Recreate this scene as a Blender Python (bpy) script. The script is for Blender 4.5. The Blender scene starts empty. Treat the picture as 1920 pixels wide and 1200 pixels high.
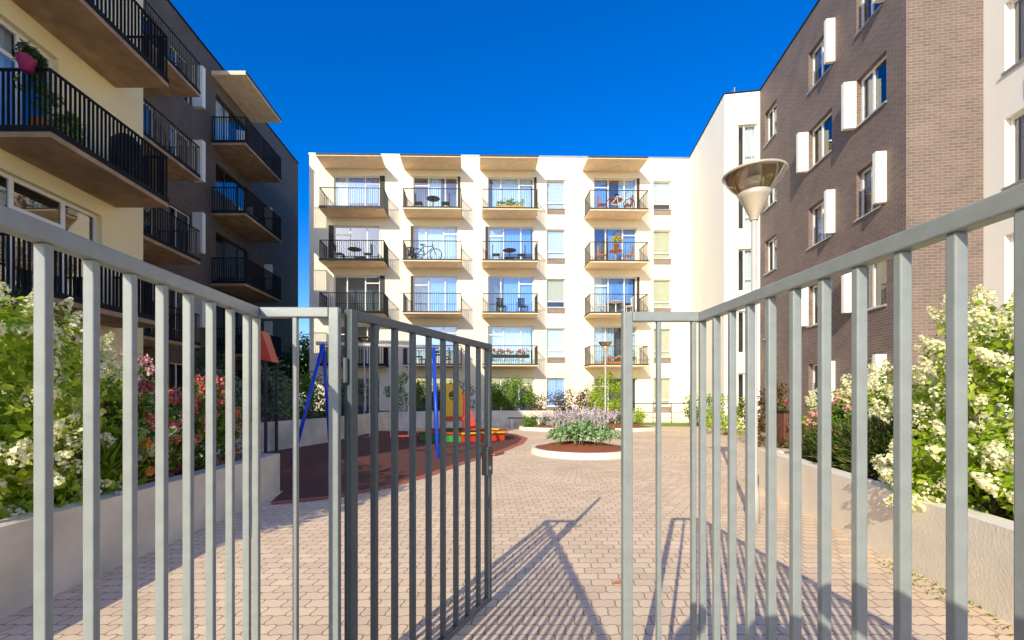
import bpy, bmesh, math, random
import numpy as np
from mathutils import Vector, Matrix
random.seed(7); rng = np.random.default_rng(7)
scene = bpy.context.scene; COL = scene.collection
R = math.radians
F = 853.0; VX = 910.0; HY = 745.0; EH = 1.44     # surveyed bearings: focal, axis, horizon, eye height
def gx(px, Y): return (px - VX) / F * Y
def gz(py, Y): return EH + (HY - py) / F * Y

# ------------------------------------------------------------------ materials
def newmat(name):
    m = bpy.data.materials.new(name); m.use_nodes = True
    nt = m.node_tree; b = nt.nodes['Principled BSDF']
    return m, nt, b
def N(nt, t, **kw):
    n = nt.nodes.new(t)
    for k, v in kw.items(): setattr(n, k, v)
    return n
def rgba(c): return (c[0], c[1], c[2], 1)
def mat(name, col, rough=.6, metal=0, spec=.4, ns=6.0, na=.12, bump=0, bs=60.0, streak=False):
    m, nt, b = newmat(name); L = nt.links
    tc = N(nt, 'ShaderNodeTexCoord')
    mp = N(nt, 'ShaderNodeMapping'); L.new(tc.outputs['Object'], mp.inputs[0])
    if streak: mp.inputs['Scale'].default_value = (1, 1, .18)
    no = N(nt, 'ShaderNodeTexNoise'); no.inputs['Scale'].default_value = ns; no.inputs['Detail'].default_value = 6
    L.new(mp.outputs[0], no.inputs['Vector'])
    cr = N(nt, 'ShaderNodeValToRGB')
    cr.color_ramp.elements[0].position = .3; cr.color_ramp.elements[1].position = .7
    cr.color_ramp.elements[0].color = rgba([c * (1 - na) for c in col])
    cr.color_ramp.elements[1].color = rgba([min(1, c * (1 + na)) for c in col])
    L.new(no.outputs['Fac'], cr.inputs[0]); L.new(cr.outputs[0], b.inputs['Base Color'])
    b.inputs['Roughness'].default_value = rough; b.inputs['Metallic'].default_value = metal
    b.inputs['Specular IOR Level'].default_value = spec
    if bump:
        n2 = N(nt, 'ShaderNodeTexNoise'); n2.inputs['Scale'].default_value = bs; n2.inputs['Detail'].default_value = 4
        L.new(tc.outputs['Object'], n2.inputs['Vector'])
        bp = N(nt, 'ShaderNodeBump'); bp.inputs['Strength'].default_value = bump; bp.inputs['Distance'].default_value = .01
        L.new(n2.outputs['Fac'], bp.inputs['Height']); L.new(bp.outputs[0], b.inputs['Normal'])
    return m
def brickmat(name, c1, c2, mo, w=.25, h=.083, ms=.008):
    m, nt, b = newmat(name); L = nt.links
    tc = N(nt, 'ShaderNodeTexCoord')
    br = N(nt, 'ShaderNodeTexBrick'); br.offset = .5
    br.inputs['Scale'].default_value = 1; br.inputs['Brick Width'].default_value = w; br.inputs['Row Height'].default_value = h
    br.inputs['Mortar Size'].default_value = ms; br.inputs['Mortar Smooth'].default_value = .1
    br.inputs['Color1'].default_value = rgba(c1); br.inputs['Color2'].default_value = rgba(c2); br.inputs['Mortar'].default_value = rgba(mo)
    L.new(tc.outputs['UV'], br.inputs['Vector'])
    no = N(nt, 'ShaderNodeTexNoise'); no.inputs['Scale'].default_value = .9; no.inputs['Detail'].default_value = 5
    L.new(tc.outputs['UV'], no.inputs['Vector'])
    mr = N(nt, 'ShaderNodeMapRange'); mr.inputs[3].default_value = .7; mr.inputs[4].default_value = 1.3
    L.new(no.outputs['Fac'], mr.inputs[0])
    mx = N(nt, 'ShaderNodeVectorMath', operation='SCALE'); L.new(br.outputs['Color'], mx.inputs[0]); L.new(mr.outputs[0], mx.inputs['Scale'])
    L.new(mx.outputs[0], b.inputs['Base Color'])
    bp = N(nt, 'ShaderNodeBump', invert=True); bp.inputs['Strength'].default_value = .5; bp.inputs['Distance'].default_value = .008
    L.new(br.outputs['Fac'], bp.inputs['Height']); L.new(bp.outputs[0], b.inputs['Normal'])
    b.inputs['Roughness'].default_value = .75; b.inputs['Specular IOR Level'].default_value = .3
    return m
def leafmat(name, c0, c1, c2, trans=.3, rough=.5):
    m, nt, b = newmat(name); L = nt.links
    ge = N(nt, 'ShaderNodeNewGeometry'); cr = N(nt, 'ShaderNodeValToRGB')
    e = cr.color_ramp.elements; e[0].color = rgba(c0); e[1].color = rgba(c2); x = e.new(.5); x.color = rgba(c1)
    L.new(ge.outputs['Random Per Island'], cr.inputs[0]); L.new(cr.outputs[0], b.inputs['Base Color'])
    b.inputs['Roughness'].default_value = rough; b.inputs['Specular IOR Level'].default_value = .3
    tr = N(nt, 'ShaderNodeBsdfTranslucent'); L.new(cr.outputs[0], tr.inputs[0])
    mx = N(nt, 'ShaderNodeMixShader'); mx.inputs[0].default_value = trans
    L.new(b.outputs[0], mx.inputs[1]); L.new(tr.outputs[0], mx.inputs[2])
    L.new(mx.outputs[0], nt.nodes['Material Output'].inputs[0])
    return m
def glassmat(name, tint, boost):
    m, nt, b = newmat(name); L = nt.links; nt.nodes.remove(b)
    fr = N(nt, 'ShaderNodeLayerWeight'); fr.inputs[0].default_value = .25
    ad = N(nt, 'ShaderNodeMath', operation='ADD', use_clamp=True); ad.inputs[1].default_value = boost
    L.new(fr.outputs['Fresnel'], ad.inputs[0])
    t = N(nt, 'ShaderNodeBsdfTransparent'); t.inputs[0].default_value = rgba(tint)
    g = N(nt, 'ShaderNodeBsdfGlossy'); g.inputs['Roughness'].default_value = .02; g.inputs[0].default_value = (.95, .97, 1, 1)
    mx = N(nt, 'ShaderNodeMixShader'); L.new(ad.outputs[0], mx.inputs[0]); L.new(t.outputs[0], mx.inputs[1]); L.new(g.outputs[0], mx.inputs[2])
    L.new(mx.outputs[0], nt.nodes['Material Output'].inputs[0])
    return m
def pavermat():
    m, nt, b = newmat('interlocking_pavers'); L = nt.links
    tc = N(nt, 'ShaderNodeTexCoord'); sp = N(nt, 'ShaderNodeSeparateXYZ'); L.new(tc.outputs['Object'], sp.inputs[0])
    def mth(op, a, bb=None, c=None):
        n = N(nt, 'ShaderNodeMath', operation=op)
        for i, v in enumerate((a, bb, c)):
            if v is None: continue
            if isinstance(v, (int, float)): n.inputs[i].default_value = v
            else: L.new(v, n.inputs[i])
        return n.outputs[0]
    X, Y = sp.outputs[0], sp.outputs[1]
    # straight courses, slightly wavy block edges
    x1 = mth('ADD', X, mth('MULTIPLY', mth('SINE', mth('MULTIPLY', Y, 2 * math.pi / .12)), .007))
    y1 = mth('ADD', Y, mth('MULTIPLY', mth('SINE', mth('MULTIPLY', X, 2 * math.pi / .0825)), .006))
    ca = N(nt, 'ShaderNodeCombineXYZ'); L.new(x1, ca.inputs[0]); L.new(y1, ca.inputs[1])
    # ring courses round the flower bed
    dx = mth('SUBTRACT', X, 2.45); dy = mth('SUBTRACT', Y, 11.75)
    r = mth('SQRT', mth('ADD', mth('MULTIPLY', dx, dx), mth('MULTIPLY', dy, dy)))
    th = mth('MULTIPLY', mth('ARCTAN2', dy, dx), 2.8)
    cb = N(nt, 'ShaderNodeCombineXYZ'); L.new(th, cb.inputs[0]); L.new(r, cb.inputs[1])
    mx = N(nt, 'ShaderNodeMix', data_type='VECTOR')
    L.new(mth('LESS_THAN', r, 4.2), mx.inputs[0]); L.new(ca.outputs[0], mx.inputs[4]); L.new(cb.outputs[0], mx.inputs[5])
    br = N(nt, 'ShaderNodeTexBrick'); br.offset = .5
    br.inputs['Scale'].default_value = 1; br.inputs['Brick Width'].default_value = .165; br.inputs['Row Height'].default_value = .12
    br.inputs['Mortar Size'].default_value = .0045; br.inputs['Mortar Smooth'].default_value = .3
    br.inputs['Color1'].default_value = (.97, .73, .475, 1); br.inputs['Color2'].default_value = (.83, .61, .41, 1); br.inputs['Mortar'].default_value = (.38, .23, .13, 1)
    L.new(mx.outputs[1], br.inputs['Vector'])
    no = N(nt, 'ShaderNodeTexNoise'); no.inputs['Scale'].default_value = .7; no.inputs['Detail'].default_value = 8; no.inputs['Roughness'].default_value = .65
    L.new(tc.outputs['Object'], no.inputs['Vector'])
    mr = N(nt, 'ShaderNodeMapRange'); mr.inputs[1].default_value = .3; mr.inputs[2].default_value = .7; mr.inputs[3].default_value = .84; mr.inputs[4].default_value = 1.06
    L.new(no.outputs['Fac'], mr.inputs[0])
    n2 = N(nt, 'ShaderNodeTexNoise'); n2.inputs['Scale'].default_value = 90; L.new(tc.outputs['Object'], n2.inputs['Vector'])
    m2 = N(nt, 'ShaderNodeMapRange'); m2.inputs[3].default_value = .88; m2.inputs[4].default_value = 1.1; L.new(n2.outputs['Fac'], m2.inputs[0])
    sc = N(nt, 'ShaderNodeVectorMath', operation='SCALE'); L.new(br.outputs['Color'], sc.inputs[0]); L.new(mth('MULTIPLY', mr.outputs[0], m2.outputs[0]), sc.inputs['Scale'])
    L.new(sc.outputs[0], b.inputs['Base Color']); b.inputs['Roughness'].default_value = .85; b.inputs['Specular IOR Level'].default_value = .2
    bp = N(nt, 'ShaderNodeBump', invert=True); bp.inputs['Strength'].default_value = .5; bp.inputs['Distance'].default_value = .006
    L.new(br.outputs['Fac'], bp.inputs['Height']); L.new(bp.outputs[0], b.inputs['Normal'])
    return m

M = {}
M['stucco'] = mat('cream_stucco', (.90, .80, .62), .85, ns=.7, na=.05, bump=.25, bs=90, streak=True)
M['white_render'] = mat('white_render', (.96, .91, .78), .85, ns=.7, na=.03, bump=.25, bs=90, streak=True)
M['stucco_warm'] = mat('warm_cream_stucco', (.97, .81, .46), .85, ns=.6, na=.06, bump=.25, bs=90, streak=True)
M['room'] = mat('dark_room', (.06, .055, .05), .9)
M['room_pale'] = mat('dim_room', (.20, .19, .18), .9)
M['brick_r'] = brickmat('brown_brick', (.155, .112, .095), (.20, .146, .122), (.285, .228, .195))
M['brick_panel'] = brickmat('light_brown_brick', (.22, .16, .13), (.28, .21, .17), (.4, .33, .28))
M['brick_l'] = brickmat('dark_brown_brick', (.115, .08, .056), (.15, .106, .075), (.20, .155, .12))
M['frame'] = mat('white_window_frame', (.84, .81, .74), .45, na=.03)
M['fin'] = mat('white_render_fin', (.90, .85, .73), .8, na=.03)
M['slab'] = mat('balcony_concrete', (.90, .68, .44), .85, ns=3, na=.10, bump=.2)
M['slab_dark'] = mat('dark_brown_balcony_concrete', (.40, .265, .155), .85, ns=2.2, na=.25, bump=.2)  # darker brown than the other balcony slabs, used on the left buildings
M['dark_steel'] = mat('dark_painted_steel', (.02, .021, .024), .8, spec=.1, na=.1)
M['rail_steel'] = mat('grey_painted_steel', (.06, .062, .066), .7, spec=.2, na=.1)
M['dark_panel'] = mat('dark_facade_panel', (.05, .047, .047), .6, spec=.2, na=.1)
M['glass'] = glassmat('window_glass', (.74, .83, .88), .13)
M['glass_blue'] = glassmat('blue_reflective_glass', (.66, .82, .96), .24)
M['curtain'] = mat('white_curtain', (.90, .90, .88), .9, ns=3, na=.05)
M['sky_reflect'] = mat('sky_reflection_blue', (.34, .58, .95), .9, ns=3, na=.05)  # reflected sky painted as a blue sheet behind the glass
M['blind'] = mat('beige_blind', (.86, .74, .50), .9, na=.06)
M['metal'] = mat('roof_metal', (.45, .47, .5), .4, metal=.6)
M['fence'] = mat('steel_grey_fence_paint', (.265, .285, .27), .3, spec=.5, ns=25, na=.07, bump=.06, bs=140)
M['gate'] = mat('shaded_gate_paint', (.085, .105, .108), .32, spec=.5, ns=25, na=.07, bump=.06, bs=140)  # same paint as the fence, with the leaf's shade put into the colour
M['lock'] = mat('dark_lock_metal', (.09, .095, .10), .4, metal=.5)
M['handle'] = mat('copper_handle', (.32, .12, .06), .35, metal=.6)
M['pole'] = mat('pale_grey_pole_paint', (.50, .48, .43), .4, na=.05)
M['lampwhite'] = mat('grey_beige_lamp_metal', (.58, .50, .38), .3, metal=.2, na=.04)
M['lampglass'] = glassmat('lamp_glass', (.88, .80, .66), .16)
M['paver'] = pavermat()
M['concrete'] = mat('planter_concrete', (.92, .83, .66), .9, ns=2.2, na=.08, bump=.35, bs=45)
M['concrete_old'] = mat('weathered_planter_concrete', (.70, .62, .48), .9, ns=1.6, na=.22, bump=.4, bs=40)
M['kerb'] = mat('pale_kerb_concrete', (.82, .74, .60), .9, ns=4, na=.1, bump=.2)
M['soil'] = mat('soil', (.07, .045, .03), .95, ns=12, na=.4, bump=.8, bs=35)
M['mulch'] = mat('bark_mulch', (.30, .09, .035), .95, ns=45, na=.5, bump=1, bs=40)
M['rubber'] = mat('red_brown_rubber', (.13, .044, .03), .9, ns=30, na=.25, bump=.3, bs=120)
M['rubber_red'] = mat('red_rubber_border', (.45, .13, .08), .9, ns=30, na=.2, bump=.3, bs=120)
M['lawn'] = mat('lawn', (.15, .28, .03), .9, ns=20, na=.4, bump=.8, bs=80)
M['ground'] = mat('far_ground', (.12, .13, .07), .95, ns=.3, na=.3)
M['blue'] = mat('blue_paint', (.012, .06, .55), .35, na=.05)
M['red'] = mat('red_paint', (.58, .045, .02), .4, na=.05)
M['yellow'] = mat('yellow_paint', (.76, .44, .02), .4, na=.05)
M['green'] = mat('green_paint', (.04, .26, .05), .4, na=.05)
M['sand'] = mat('sand', (.5, .4, .26), .95, ns=15, na=.15, bump=.4)
M['chain'] = mat('chain_metal', (.3, .3, .32), .4, metal=.8)
M['wood'] = mat('orange_wood', (.55, .24, .07), .6, ns=10, na=.25)
M['brownwood'] = mat('red_brown_wood', (.14, .055, .035), .6, ns=10, na=.25)
M['black'] = mat('black_plastic', (.02, .02, .022), .45)
M['whiteplastic'] = mat('white_plastic', (.75, .75, .72), .4)
M['magenta'] = mat('magenta_pot', (.36, .03, .14), .4)
M['terracotta'] = mat('terracotta', (.50, .18, .07), .8)
M['bark'] = mat('bark', (.12, .085, .06), .9, ns=15, na=.3, bump=.6)
M['cloth'] = mat('dark_clothing', (.06, .07, .1), .85)
M['lf'] = leafmat('fresh_leaves', (.19, .32, .014), (.39, .53, .025), (.60, .66, .08), .45)
M['lf_mid'] = leafmat('mid_green_leaves', (.07, .16, .012), (.14, .27, .02), (.25, .37, .03), .35)
M['lf_dark'] = leafmat('dark_leaves', (.02, .05, .01), (.04, .085, .015), (.075, .13, .02))
M['lf_grey'] = leafmat('grey_green_leaves', (.10, .15, .06), (.18, .24, .11), (.30, .36, .19))
M['lf_red'] = leafmat('reddish_leaves', (.09, .03, .015), (.15, .06, .02), (.11, .16, .02))
M['needle'] = leafmat('conifer_needles', (.04, .09, .012), (.09, .17, .02), (.26, .15, .06))
M['hosta'] = leafmat('hosta_leaves', (.14, .29, .08), (.32, .50, .20), (.62, .68, .42), .35)
M['fl_cream'] = leafmat('cream_petals', (.70, .70, .28), (.92, .87, .54), (.96, .93, .72), .35)
M['fl_red'] = leafmat('crimson_petals', (.46, .03, .04), (.66, .12, .12), (.78, .40, .26), .3)
M['fl_pink'] = leafmat('pink_petals', (.72, .24, .28), (.86, .44, .42), (.88, .64, .48), .3)
M['fl_lav'] = leafmat('lavender_petals', (.58, .45, .58), (.76, .63, .70), (.86, .78, .77), .35)
M['fl_orange'] = leafmat('orange_petals', (.8, .14, .01), (.9, .28, .02), (.9, .45, .03), .3)

# ------------------------------------------------------------------ mesh builder
class MB:
    def __init__(s): s.v = []; s.f = []; s.m = []
    def poly(s, pts, mi=0):
        i = len(s.v); s.v += [tuple(p) for p in pts]; s.f.append(tuple(range(i, i + len(pts)))); s.m.append(mi)
    def hexa(s, c, mi=0):   # 8 corners: bottom ring 0-3 (ccw from above), top ring 4-7
        i = len(s.v); s.v += [tuple(p) for p in c]
        for f in ((3, 2, 1, 0), (4, 5, 6, 7), (0, 1, 5, 4), (1, 2, 6, 5), (2, 3, 7, 6), (3, 0, 4, 7)):
            s.f.append(tuple(i + k for k in f)); s.m.append(mi)
    def box(s, a, b, mi=0):
        x0, y0, z0 = a; x1, y1, z1 = b
        s.hexa([(x0, y0, z0), (x1, y0, z0), (x1, y1, z0), (x0, y1, z0), (x0, y0, z1), (x1, y0, z1), (x1, y1, z1), (x0, y1, z1)], mi)
    def bar(s, a, b, w, h, mi=0):
        a = Vector(a); b = Vector(b); d = (b - a).normalized()
        up = Vector((0, 0, 1)) if abs(d.z) < .95 else Vector((0, 1, 0))
        sd = d.cross(up).normalized(); u2 = sd.cross(d)
        c = []
        for q in (-1, 1):
            for p, (i, j) in ((a, (-1, 0)), (a, (1, 0)), (b, (1, 0)), (b, (-1, 0))):
                c.append(p + sd * (i * w / 2) + u2 * (q * h / 2))
        s.hexa(c, mi)
    def tube(s, a, b, r0, r1=None, n=10, mi=0):
        r1 = r0 if r1 is None else r1
        a = Vector(a); b = Vector(b); d = (b - a).normalized()
        up = Vector((0, 0, 1)) if abs(d.z) < .95 else Vector((0, 1, 0))
        e1 = d.cross(up).normalized(); e2 = d.cross(e1)
        i = len(s.v)
        for p, r in ((a, r0), (b, r1)):
            for k in range(n):
                t = 2 * math.pi * k / n; s.v.append(tuple(p + e1 * (r * math.cos(t)) + e2 * (r * math.sin(t))))
        for k in range(n):
            k2 = (k + 1) % n; s.f.append((i + k, i + k2, i + n + k2, i + n + k)); s.m.append(mi)
        s.f.append(tuple(i + k for k in reversed(range(n)))); s.f.append(tuple(i + n + k for k in range(n))); s.m += [mi, mi]
    def path(s, pts, r, n=6, mi=0, closed=False):
        P = list(pts) + ([pts[0]] if closed else [])
        for a, b in zip(P[:-1], P[1:]): s.tube(a, b, r, r, n, mi)
    def lathe(s, prof, n=24, c=(0, 0, 0), mi=0):
        i = len(s.v); k = len(prof)
        for (r, z) in prof:
            for j in range(n):
                t = 2 * math.pi * j / n; s.v.append((c[0] + r * math.cos(t), c[1] + r * math.sin(t), c[2] + z))
        for a in range(k - 1):
            for j in range(n):
                j2 = (j + 1) % n
                s.f.append((i + a * n + j, i + a * n + j2, i + (a + 1) * n + j2, i + (a + 1) * n + j)); s.m.append(mi)
    def build(s, name, mats, parent=None, smooth=False, bevel=0, uv=False, loc=None, rz=0):
        me = bpy.data.meshes.new(name); me.from_pydata(s.v, [], s.f)
        if not isinstance(mats, (list, tuple)): mats = [mats]
        for m in mats: me.materials.append(m)
        me.polygons.foreach_set('material_index', s.m)
        if smooth: me.polygons.foreach_set('use_smooth', [True] * len(s.f))
        if uv:
            ul = me.uv_layers.new(name='UVMap')
            for p in me.polygons:
                n = p.normal
                for li in p.loop_indices:
                    co = me.vertices[me.loops[li].vertex_index].co
                    if abs(n.z) > .7: ul.data[li].uv = (co.x, co.y)
                    else:
                        t = Vector((-n.y, n.x)).normalized(); ul.data[li].uv = (co.x * t.x + co.y * t.y, co.z)
        me.update()
        o = bpy.data.objects.new(name, me); COL.objects.link(o)
        if parent: o.parent = parent
        if loc: o.location = loc
        if rz: o.rotation_euler = (0, 0, rz)
        if bevel:
            b = o.modifiers.new('bevel', 'BEVEL'); b.width = bevel; b.segments = 2; b.limit_method = 'ANGLE'
        return o
def tag(o, label, cat, group=None):
    o['label'] = label; o['category'] = cat
    if group: o['group'] = group
    return o
def thing(name, label, cat, loc=(0, 0, 0), rz=0, group=None):
    o = bpy.data.objects.new(name, None); COL.objects.link(o); o.empty_display_size = .2
    o.location = loc; o.rotation_euler = (0, 0, rz); return tag(o, label, cat, group)
def struct(o): o['kind'] = 'structure'; return o
def dup(root, loc, rz=None, label=None, scale=None):
    r = root.copy(); COL.objects.link(r); r.location = loc
    if rz is not None: r.rotation_euler = (0, 0, rz)
    if scale: r.scale = (scale,) * 3
    if label: r['label'] = label
    for ch in list(root.children):
        c = ch.copy(); COL.objects.link(c); c.parent = r
        for g in list(ch.children):
            d = g.copy(); COL.objects.link(d); d.parent = c
    return r

# ------------------------------------------------------------------ foliage
def nrmz(a): return a / np.maximum(np.linalg.norm(a, axis=-1, keepdims=True), 1e-9)
def leaf_mesh(name, pts, nr, size, m, parent, aspect=.55, jit=.5, mode='flat', up=.35, fold=.1):
    n = len(pts); rnd = rng.normal(size=(n, 3))
    if mode == 'flat':
        f = nrmz(nr + jit * rng.normal(size=(n, 3)) + np.array([0, 0, up])); d = nrmz(np.cross(f, rnd)); sd = np.cross(f, d)
    else:
        d = nrmz(nr + jit * rng.normal(size=(n, 3)) + np.array([0, 0, up])); sd = nrmz(np.cross(d, rnd)); f = np.cross(sd, d)
    s = size * rng.uniform(.65, 1.3, (n, 1))
    a = pts - d * s * .5; t = pts + d * s * .5 - np.array([0, 0, 1]) * s * .08
    l = pts + sd * s * aspect * .5 + f * s * fold; r = pts - sd * s * aspect * .5 + f * s * fold
    V = np.stack([a, l, t, r], 1).reshape(-1, 3)
    me = bpy.data.meshes.new(name)
    i = np.arange(n) * 4
    T = np.stack([i, i + 1, i + 2, i, i + 2, i + 3], 1).reshape(-1).astype(np.int32)
    me.vertices.add(4 * n); me.vertices.foreach_set('co', V.reshape(-1).astype(np.float32))
    me.loops.add(len(T)); me.loops.foreach_set('vertex_index', T)
    me.polygons.add(2 * n); me.polygons.foreach_set('loop_start', (np.arange(2 * n) * 3).astype(np.int32))
    me.materials.append(m); me.update(calc_edges=True); me.validate()
    o = bpy.data.objects.new(name, me); COL.objects.link(o)
    if parent: o.parent = parent
    return o
def rdirs(n, zmin=-1):
    d = nrmz(rng.normal(size=(n * 6, 3))); return d[d[:, 2] > zmin][:n]
def clump_pts(c, rad, n, clumps, cr):
    c = np.array(c); rad = np.array(rad)
    cc = c + rdirs(clumps, -.9) * rad * rng.uniform(.3, 1, (clumps, 1)) ** .5
    w = rng.uniform(.4, 1, clumps); w /= w.sum()
    idx = rng.choice(clumps, n, p=w)
    off = rdirs(n) * (cr * rng.uniform(.15, 1.1, (n, 1)) ** .5)
    off = off[:n]; pts = cc[idx[:len(off)]] + off
    pts[:, 2] = np.maximum(pts[:, 2], .03 + .05 * rng.uniform(size=len(pts)))
    return pts, nrmz(nrmz((pts - c) / rad) + .8 * nrmz(off)), cc
def heads(name, H, D, length, rad, m, ps, material, parent):
    n = len(H); D = nrmz(D); a = nrmz(np.cross(D, np.array([.3, .5, .81]))); b = np.cross(D, a)
    t = rng.uniform(0, 1, (n, m, 1)); g = rng.uniform(0, 2 * math.pi, (n, m, 1))
    k = rng.uniform(.7, 1.3, (n, 1, 1))
    rr = rad * (1 - t * .9) ** .7 * np.minimum(1, t * 8 + .3) * k
    out = a[:, None] * np.cos(g) + b[:, None] * np.sin(g)
    P = H[:, None] + D[:, None] * length * k * (t - .25) + out * rr
    NR = nrmz(out + D[:, None] * (.2 + t))
    return leaf_mesh(name, P.reshape(-1, 3), NR.reshape(-1, 3), ps, material, parent, aspect=.95, jit=.4, up=.1, fold=.05)
def shrub(name, label, loc, rad, n, ls, lm, aspect=.55, clumps=28, cr=.28, flowers=None, group=None, mode='flat', jit=.5, cat='shrub', up=.35):
    root = thing(name, label, cat, loc, 0, group)
    c = (0, 0, rad[2] * .95)
    pts, nr, cc = clump_pts(c, rad, n, clumps, cr)
    leaf_mesh('foliage', pts, nr, ls, lm, root, aspect, jit, mode, up)
    st = MB()
    for q in cc[:10]: st.tube((random.uniform(-.06, .06), random.uniform(-.06, .06), -.05), tuple(q), .014, .006, 5)
    st.build('stem', M['bark'], root)
    if flowers:
        fm, cnt, L_, r_, m_, ps = flowers
        # a flower head sits on the outside of a leaf clump
        outer = cc[np.argsort(-np.linalg.norm((cc - np.array(c)) / np.array(rad), axis=1))[:max(6, int(len(cc) * .8))]]
        idx = rng.integers(0, len(outer), cnt); d = nrmz(nrmz((outer[idx] - np.array(c)) / np.array(rad)) + .9 * rdirs(cnt) + np.array([0, 0, .25]))
        H = outer[idx] + d * cr * rng.uniform(.9, 1.1, (cnt, 1))
        H[:, 2] = np.maximum(H[:, 2], .1)
        heads('flower_heads', H, d + np.array([0, 0, .45]), L_, r_, m_, ps, fm, root)
    return root
def tree(label, loc, trunk_h, rad, n, ls, lm, clumps=60, cr=.7, group=None):
    root = thing('tree', label, 'tree', loc, 0, group)
    t = MB(); t.tube((0, 0, -.1), (0, 0, trunk_h), .16, .1, 8)
    c = (0, 0, trunk_h + rad[2] * .7)
    pts, nr, cc = clump_pts(c, rad, n, clumps, cr)
    for q in cc[:14]: t.tube((0, 0, trunk_h * .9), tuple(q), .06, .02, 6)
    t.build('trunk', M['bark'], root); leaf_mesh('crown', pts, nr, ls, lm, root); return root

# ------------------------------------------------------------------ building kit
class Fr:
    def __init__(s, x, y, ang):
        s.x, s.y, s.a = x, y, ang; s.d = (math.cos(ang), math.sin(ang)); s.e = (-math.sin(ang), math.cos(ang))
    def w(s, lx, ly): return (s.x + s.d[0] * lx + s.e[0] * ly, s.y + s.d[1] * lx + s.e[1] * ly)
def face(P, Q):
    l = math.hypot(Q[0] - P[0], Q[1] - P[1]); ud = ((Q[0] - P[0]) / l, (Q[1] - P[1]) / l)
    return (P, ud, (ud[1], -ud[0]), l)
def wu(fr, W, px, o=0):
    P, ud, n, l = W; b = fr.w(P[0] + n[0] * o, P[1] + n[1] * o)
    D = (fr.d[0] * ud[0] + fr.e[0] * ud[1], fr.d[1] * ud[0] + fr.e[1] * ud[1]); k = (px - VX) / F
    return (k * b[1] - b[0]) / (D[0] - k * D[1])
def fp(W, u, z, o):
    P, ud, n, l = W; return (P[0] + ud[0] * u + n[0] * o, P[1] + ud[1] * u + n[1] * o, z)
def fbox(mb, W, u0, u1, z0, z1, o0, o1, mi=0):
    mb.hexa([fp(W, u0, z0, o1), fp(W, u1, z0, o1), fp(W, u1, z0, o0), fp(W, u0, z0, o0), fp(W, u0, z1, o1), fp(W, u1, z1, o1), fp(W, u1, z1, o0), fp(W, u0, z1, o0)], mi)
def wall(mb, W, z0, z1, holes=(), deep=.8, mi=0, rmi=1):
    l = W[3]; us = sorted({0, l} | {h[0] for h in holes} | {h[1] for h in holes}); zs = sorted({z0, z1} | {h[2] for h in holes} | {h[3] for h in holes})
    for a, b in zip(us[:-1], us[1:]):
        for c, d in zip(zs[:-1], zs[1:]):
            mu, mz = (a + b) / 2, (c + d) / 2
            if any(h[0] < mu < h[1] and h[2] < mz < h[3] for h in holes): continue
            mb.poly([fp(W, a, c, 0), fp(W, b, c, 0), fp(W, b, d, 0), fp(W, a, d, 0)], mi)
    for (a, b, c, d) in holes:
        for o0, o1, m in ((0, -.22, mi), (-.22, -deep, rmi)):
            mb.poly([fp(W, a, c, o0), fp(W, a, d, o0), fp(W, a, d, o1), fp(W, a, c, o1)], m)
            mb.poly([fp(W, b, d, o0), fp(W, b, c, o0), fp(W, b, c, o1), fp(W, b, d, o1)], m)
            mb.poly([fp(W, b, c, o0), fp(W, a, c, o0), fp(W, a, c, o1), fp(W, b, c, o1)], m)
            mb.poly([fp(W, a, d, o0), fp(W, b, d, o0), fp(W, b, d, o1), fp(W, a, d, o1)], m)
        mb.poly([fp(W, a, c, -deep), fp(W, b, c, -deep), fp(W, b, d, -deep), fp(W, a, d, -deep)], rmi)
def curtain(parent, W, u0, u1, z0, z1, o, m, name='curtain'):
    mb = MB(); n = max(6, int((u1 - u0) / .05))
    for i in range(n):
        a = u0 + (u1 - u0) * i / n; b = u0 + (u1 - u0) * (i + 1) / n
        oa = o + .02 * math.sin(i * 1.9); ob = o + .02 * math.sin((i + 1) * 1.9)
        mb.poly([fp(W, a, z0, oa), fp(W, b, z0, ob), fp(W, b, z1, ob), fp(W, a, z1, oa)])
    mb.build(name, m, parent)
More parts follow.
